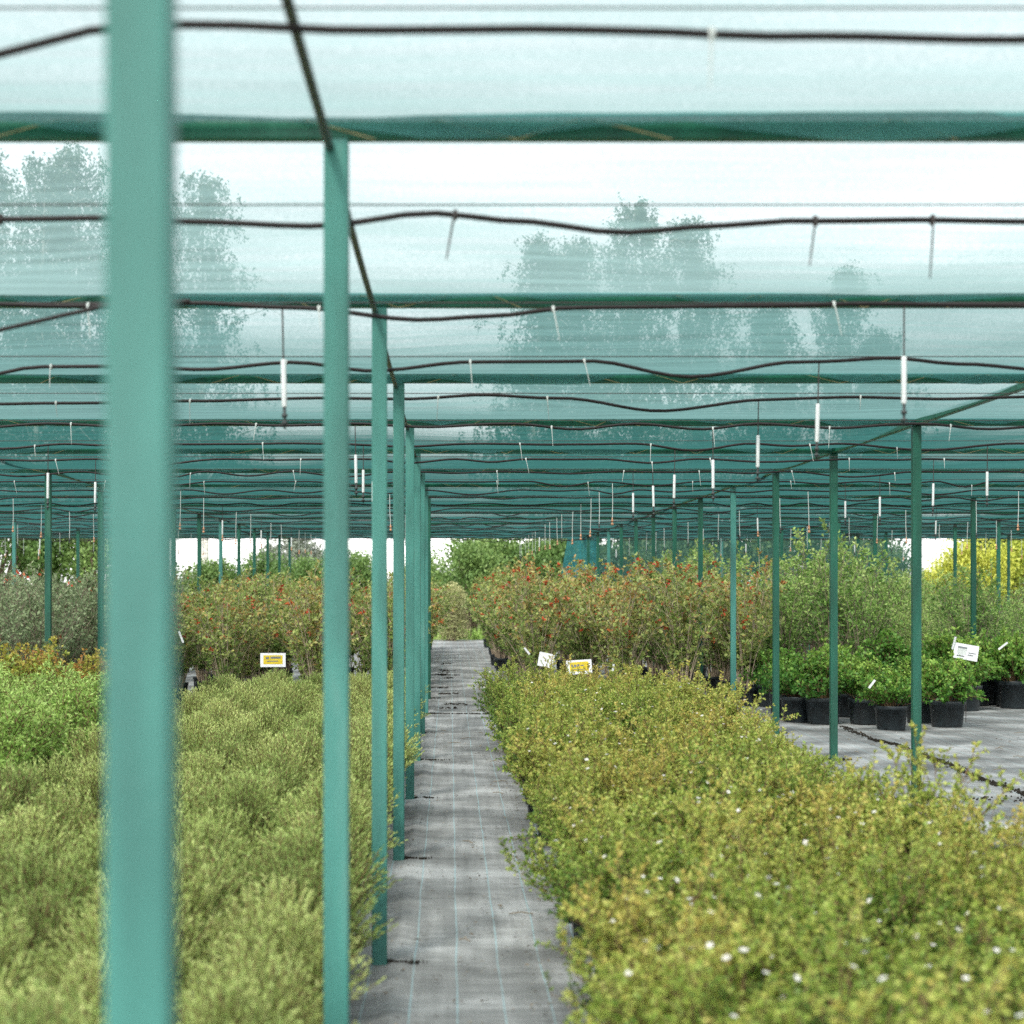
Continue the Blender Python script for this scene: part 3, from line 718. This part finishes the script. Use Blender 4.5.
def make_birch(seed, H, spread=.2, n_l=80, leafL=.24, mat="birchleaf"):
    rg = np.random.default_rng(seed)
    lean = rg.normal(0, .02, 2)
    def tr(z): return np.array([lean[0] * z + .12 * math.sin(z * .5 + seed), lean[1] * z, z])
    tp = [tr(z) for z in np.linspace(-.1, H * .97, 14)]
    st = Soup("birchbark"); st.add(tube(tp, np.linspace(.19, .02, 14), 10))
    P, D = [], []
    for i in range(n_l):
        f = .26 + .74 * (i + rg.random()) / n_l; z = f * H * .96
        ln = (spread * H * (1 - f) ** .65 + .5) * rg.uniform(.55, 1.15); a = rg.random() * 6.283
        p0 = tr(z); d = np.array([math.cos(a), math.sin(a), .55 + .5 * f]); p2 = p0 + d * ln; p1 = p0 + d * ln * .5 + np.array([0, 0, .25 * ln])
        p3 = p2 + np.array([d[0], d[1], -.6]) * ln * .25
        st.add(tube([p0, p1, p2, p3], [.05 * (1.1 - f), .03 * (1.1 - f), .015, .008], 4))
        for k in range(9):
            u = rg.uniform(.25, 1.0); q = p0 + (p2 - p0) * u + np.array([0, 0, .25 * ln * math.sin(u * 3)]) + rg.normal(0, .18, 3)
            hang = rg.uniform(.4, 1.9) * (1.15 - f * .7); m = int(9 + hang * 11)
            w = np.linspace(0, 1, m)[:, None]; drift = rg.normal(0, .16, 2)
            P.append(q + w * np.array([drift[0], drift[1], -hang]) + rg.normal(0, .07, (m, 3)))
            D.append(np.array([0, 0, -.8]) + rg.normal(0, .6, (m, 3)))
    P = np.concatenate(P); D = nrm(np.concatenate(D))
    s = Soup(mat); n = len(P)
    s.add(leaves(P, D, rand_perp(rg, D), leafL * rg.uniform(.6, 1.2, n), leafL * .5), 0, np.clip(rg.normal(.5, .22, n), 0, 1))
    return {"trunk": st.mesh("trunk"), "crown": s.mesh("crown")}

birches = [(-15, 150, 72, "leafy birch with a pale trunk, outermost behind the grey shrubs"), (32, 150, 70, "tall birch with twin-forked top behind the grey-green shrubs"), (78, 143, 74, "tall full birch with white trunk beside the thick front post"),
           (128, 205, 80, "birch mostly masked by the thick front post"), (205, 166, 75, "tapering birch seen between the two nearest path posts"),
           (528, 232, 78, "narrow birch at the end of the far clump over the path"), (580, 236, 80, "slim birch second in the far clump over the path"), (640, 198, 76, "tallest birch of the far clump over the berry shrubs"),
           (697, 214, 78, "broad birch beside the tallest one of the far clump"), (770, 302, 82, "low birch in the gap beside the far clump"), (850, 264, 84, "lone thin-topped birch seen over the tall green shrubs"), (885, 330, 84, "lowest small birch at the outer end of the far trees")]
for i, (px, py, y, lab) in enumerate(birches):
    H = EYE + (VY - py) * y / F
    sp = make_birch(200 + i, H, .2, 115, .17)
    plant("birch_tree", sp, lab, "birch", (at(px, y), y, 0), "birches beyond the nursery", random.uniform(0, 6))

HG = [make_bush(300 + i, 1.5, 2.7, "hedge", 7000, .11) for i in range(3)]
hl = ["rounded green hedge bush straight beyond the end of the path", "tall green hedge bush just past the path end", "loose green hedge bush by the bunched net edge", "green hedge bush behind the path posts", "low green hedge bush beyond the twiggy shrubs",
      "broad green hedge bush nearest the lone far tree", "dull green hedge bush between distant posts", "green hedge bush meeting the thick front post", "back hedge bush filling the gap over the path", "back hedge bush next to the net wall"]
for i, (px, y, s) in enumerate([(470, 49, 1.08), (505, 51, 1.16), (548, 50, 1.14), (425, 52, .92), (352, 56, 1.02), (305, 54, .90), (258, 57, .95), (208, 55, .90), (487, 56, 1.2), (572, 55, 1.22)]):
    plant("hedge_bush", HG[i % 3], hl[i], "bush", (at(px, y), y, 0), "hedge bushes past the roof", i * 1.3, s)
DK = [make_bush(320 + i, 2.0, 4.4, "darkleaf", 7000, .16) for i in range(2)]
DG = [make_bush(330 + i, 2.0, 4.4, "hedge", 6000, .16) for i in range(2)]
dl = ["dark evergreen bush seen dimly through the net wall beside its bunched edge", "dark evergreen bush dim behind the net wall over the berry shrubs", "dark evergreen bush dim behind the middle of the net wall", "dark evergreen bush dim behind the net wall over the tall shrubs",
      "dark evergreen bush dim behind the outer end of the net wall", "tall dark bush behind the golden bush", "green understorey bush below the outermost birch", "green understorey bush around the white birch trunks", "green understorey bush beside the thick front post"]
for i, (px, y, s) in enumerate([(612, 52, .85), (668, 51, .9), (735, 52, .95), (800, 51, .9), (865, 53, .85), (1010, 60, 1.0), (-5, 60, 1.15), (52, 62, 1.1), (100, 61, 1.0)]):
    plant("dark_bush", (DK if i < 6 else DG)[i % 2], dl[i], "bush", (at(px, y), y, 0), "dark bushes past the roof", i * 1.7, s)
GB = [make_bush(340 + i, 1.55, 3.3, "golden", 9000, .10) for i in range(2)]
for i, (px, y, s, lab) in enumerate([(975, 47.5, .93, "golden yellow sunlit bush next to the white gap of sky"), (1030, 48.5, 1.02, "golden yellow sunlit bush at the outer end of the block"), (945, 51, .72, "small golden bush filling in behind the larger ones")]):
    plant("golden_bush", GB[i % 2], lab, "bush", (at(px, y), y, 0), "golden bushes past the roof", i * 2.0, s)
plant("pale_bush", make_bush(350, .5, 1.5, "pale", 6500, .06, 60, .02), "small pale cream-leaved bush at the far end of the path", "bush", (at(452, 45.2) , 45.6, 0))
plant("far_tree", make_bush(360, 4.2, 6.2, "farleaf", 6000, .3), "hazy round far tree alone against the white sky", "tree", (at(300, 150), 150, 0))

# grass at the end of the path and outside
def grass_patch():
    rg = np.random.default_rng(5); n = 9000
    P = np.stack([rg.uniform(-9, 14, n), 46.3 + rg.random(n) ** 1.6 * 5, np.full(n, -.03)], -1)
    D = nrm(np.stack([rg.normal(0, .35, n), rg.normal(0, .35, n), np.ones(n)], -1))
    s = Soup("bright"); s.add(leaves(P, D, rand_perp(rg, D), rg.uniform(.12, .4, n), .03), 0, rg.random(n))
    return s.mesh("grass")
struct("grass", grass_patch(), "bright green grass past the end of the ground cloth", kind="stuff")

# ------------------------------------------------------------------ labels, litter, seams
def card(name, lab, px, py, y, w, h, roll, yaw, panel=None, marks=()):
    x, z = at(px, y), EYE + (VY - py) * y / F
    t = thing(name, lab, "plant label", (x, y, 0), yaw)
    st = link("stake", welded([tube([(0, .006, 0), (0, .006, z)], .0035, 6)], ["wire"], "stake"), t)
    c = link("card", box_mesh("card", -w/2, w/2, -.0015, .0015, -h/2, h/2, "card", 0), t, (0, -.004, z)); c.rotation_euler = (R(-8), roll, 0)
    if panel:
        a, b, cc, d, mt = panel
        link("printed_panel", box_mesh("printed_panel", a*w, b*w, -.003, -.0016, cc*h, d*h, mt, 0), c)
    if marks:
        s = Soup("ink"); 
        for a, b, cc, d in marks: s.add(box_q(a*w, b*w, -.0046, -.0031, cc*h, d*h))
        link("lettering", s.mesh("lettering"), c)
card("plant_label", "plain white label card tilted in front of the berry shrubs", 546, 660, 18.9, .165, .15, R(12), R(6))
card("plant_label", "white label with yellow panel between the flower bed and berry shrubs", 579, 667, 18.9, .27, .15, R(-4), R(-4), (-.36, .38, -.3, .36, "yellow"), [(-.30, -.24, .02, .2), (-.2, -.1, .0, .18), (-.07, .02, .04, .2), (.06, .2, .06, .14), (-.28, .24, -.2, -.15)])
card("plant_label", "white label with yellow panel behind the spirea bed", 273, 660, 19.1, .27, .15, R(0), R(4), (-.38, .38, -.3, .34, "yellow"), [(-.1, .3, .1, .24), (-.28, -.16, .06, .22), (-.25, .2, -.12, -.06)])
card("plant_label", "tilted white picture label among the potted green shrubs", 966, 652, 19.0, .255, .165, R(10), R(-6), (-.36, .02, -.2, .26, "tie"), [(-.36, .02, .2, .3), (-.36, -.05, -.34, -.27), (.08, .3, -.2, -.14), (.1, .4, -.05, .0)])
tag_lab = ["white plastic tag upright beside the tilted picture label", "curled white tag on the outermost potted shrub", "slim white tag on the foremost potted shrub", "white tag hanging low in front of the berry shrubs", "white tag at the shaded end of the spirea bed", "narrow white tag leaning at the edge of the berry shrubs"]
for i, (px, py, y, ln, roll) in enumerate([(954, 643, 19.0, .14, 12), (1003, 646, 20.5, .13, 50), (872, 684, 17.6, .10, 35), (613, 669, 19.4, .11, 8), (181, 637, 20.0, .14, -20), (527, 651, 20.6, .10, -40)]):
    s = box_mesh("plant_tag", -.011, .011, -.001, .001, -ln/2, ln/2, "card", 0)
    o = solo("plant_tag", s, tag_lab[i], "plant tag", None, (at(px, y), y, EYE + (VY - py) * y / F)); o.rotation_euler = (R(10), R(roll), 0)

def litter():
    rg = np.random.default_rng(9); n = 2600
    X = np.concatenate([rg.uniform(-.3, .6, n // 2), np.abs(rg.normal(0, .12, n // 4)) * -1 + .52, rg.uniform(2.4, 9, n - n // 2 - n // 4)])
    Y = rg.uniform(5.5, 26, n); P = np.stack([X, Y, np.full(n, .012)], -1)
    a = rg.random(n) * 6.283; D = np.stack([np.cos(a), np.sin(a), rg.uniform(0, .25, n)], -1)
    s = Soup("litter"); s.add(leaves(P, D, np.tile([0., 0., 1.], (n, 1)) + rg.normal(0, .2, (n, 3)), rg.uniform(.008, .03, n) * np.where(X > 2, 1.6, 1), rg.uniform(.005, .013, n) * np.where(X > 2, 1.6, 1)), 0, rg.random(n))
    return s.mesh("fallen_leaves")
struct("fallen_leaves", litter(), "dry leaf crumbs scattered over the ground cloth", kind="stuff")
def twig_litter():
    rg = np.random.default_rng(14); q = []
    for i in range(60):
        x, y = (rg.uniform(2.4, 7), rg.uniform(9, 18)) if i % 3 else (rg.uniform(-.25, .5), rg.uniform(6, 24))
        a = rg.random() * 3.14; l = rg.uniform(.03, .13); d = np.array([math.cos(a), math.sin(a), 0]); e = np.array([-d[1], d[0], 0]) * rg.normal(0, .15)
        q.append(tube([np.array([x, y, .014]), np.array([x, y, .02]) + (d * .5 + e) * l, np.array([x, y, .013]) + d * l], .0028, 4))
    s = Soup("twig"); s.add(np.concatenate(q)); return s.mesh("twig_litter")
struct("twig_litter", twig_litter(), "small broken twigs strewn over the ground cloth", kind="stuff")
def dirt():
    rg = np.random.default_rng(4); s = Soup("dirt")
    def lump(x, y, r, hgt):
        pr = [(r, -.004), (r * .75, hgt * .6), (r * .35, hgt), (0, hgt * 1.02)]
        q = lathe(pr, 7, (0, 0, 0)) * np.array([1.5, .8, 1]); q += rg.normal(0, r * .0, q.shape); s.add(q + np.array([x, y, .008]))
    for y in LINES[1:9]:
        sp = rg.uniform(.09, .26); bow = rg.normal(0, .03)
        for k in range(40): (lambda u: lump(-.25 + u * sp, y + bow * math.sin(u * 3) + rg.normal(0, .006), rg.uniform(.003, .009) * (1.3 - u), rg.uniform(.004, .010)))(rg.random() ** 1.6)
    for y in LINES[4:8]:
        for k in range(30): lump(3.22 + rg.normal(0, .09), y + rg.normal(0, .012), rg.uniform(.006, .014), rg.uniform(.005, .014))
    for k in range(160): lump(rg.uniform(-.28, .75), 20.2 + rg.normal(0, .01), rg.uniform(.004, .009), rg.uniform(.003, .008))
    for c in range(14):
        y = rg.uniform(18.5, 33); w = rg.uniform(.08, .3); x0 = rg.uniform(-.28, -.05)
        for k in range(int(w * 90)): lump(x0 + rg.random() * w, y + rg.normal(0, .05), rg.uniform(.004, .016), rg.uniform(.004, .012))
    a = np.array([at(842, ground_y(727)), ground_y(727)]); 
    line = [(842, 727), (872, 740), (895, 745), (920, 755), (950, 765), (975, 778), (1000, 786), (1040, 800)]
    pts = np.array([(at(p, ground_y(v)), ground_y(v)) for p, v in line])
    for k in range(1100):
        u = rg.random() * (len(pts) - 1); i = int(u); p = pts[i] * (1 - u + i) + pts[i + 1] * (u - i)
        lump(p[0] + rg.normal(0, .025) + .02 * mnoise.noise((u * 4, 0, 0)), p[1] + rg.normal(0, .05) + .08 * mnoise.noise((u * 3, 5, 0)), rg.uniform(.003, .0085), rg.uniform(.003, .009))
    for k in range(150):
        y = 12.25 + rg.normal(0, .09); lump(rg.uniform(2.4, 4.8), y, rg.uniform(.003, .010), rg.uniform(.003, .008))
    return s.mesh("dirt")
struct("dirt", dirt(), "dark crumbs of dirt at post feet and along the cloth seam", kind="stuff")

# ------------------------------------------------------------------ light, sky, camera
SUN_EL, SUN_AZ = R(50), R(205)      # azimuth clockwise from +Y: behind the camera, a little to its left
w = bpy.data.worlds.new("World"); SC.world = w; w.use_nodes = True
nt = w.node_tree; nt.nodes.clear()
sky = nt.nodes.new("ShaderNodeTexSky"); sky.sky_type = "NISHITA"; sky.sun_disc = False
sky.sun_elevation = SUN_EL; sky.sun_rotation = SUN_AZ; sky.air_density = 1.0; sky.dust_density = 1.0; sky.ozone_density = 1.0
hs = nt.nodes.new("ShaderNodeHueSaturation"); hs.inputs["Saturation"].default_value = 0.15
bg = nt.nodes.new("ShaderNodeBackground"); bg.inputs["Strength"].default_value = 0.15
wo = nt.nodes.new("ShaderNodeOutputWorld")
nt.links.new(sky.outputs[0], hs.inputs["Color"]); nt.links.new(hs.outputs[0], bg.inputs[0]); nt.links.new(bg.outputs[0], wo.inputs[0])
sl = bpy.data.lights.new("sun", "SUN"); sl.energy = 1.5; sl.angle = R(10); sl.color = (1.0, 0.95, 0.86)
so = bpy.data.objects.new("sun", sl); COL.objects.link(so)
d = Vector((math.sin(SUN_AZ) * math.cos(SUN_EL), math.cos(SUN_AZ) * math.cos(SUN_EL), math.sin(SUN_EL)))
so.rotation_euler = (-d).to_track_quat("-Z", "Y").to_euler()
so.location = d * 30

cam = bpy.data.cameras.new("camera"); co = bpy.data.objects.new("camera", cam); COL.objects.link(co)
co.location = (0, 0, EYE); co.rotation_euler = (R(90), 0, 0)
cam.sensor_width = 36; cam.lens = F / 1024 * 36
cam.shift_x = (512 - VX) / 1024; cam.shift_y = (VY - 512) / 1024
cam.clip_start = 0.05; cam.clip_end = 2000
cam.dof.use_dof = True; cam.dof.focus_distance = 16.0; cam.dof.aperture_fstop = 62.6 / 19.0
SC.camera = co
vs = SC.view_settings
SC.display_settings.display_device = "sRGB"
vs.view_transform = "Standard"; vs.look = "None"; vs.gamma = 1.0; vs.exposure = 1.82; vs.use_curve_mapping = False
cy_ = SC.cycles
cy_.max_bounces = 8; cy_.diffuse_bounces = 4; cy_.glossy_bounces = 2; cy_.transmission_bounces = 4; cy_.transparent_max_bounces = 24
cy_.use_denoising = False
try: cy_.denoiser = "OPENIMAGEDENOISE"
except Exception: pass
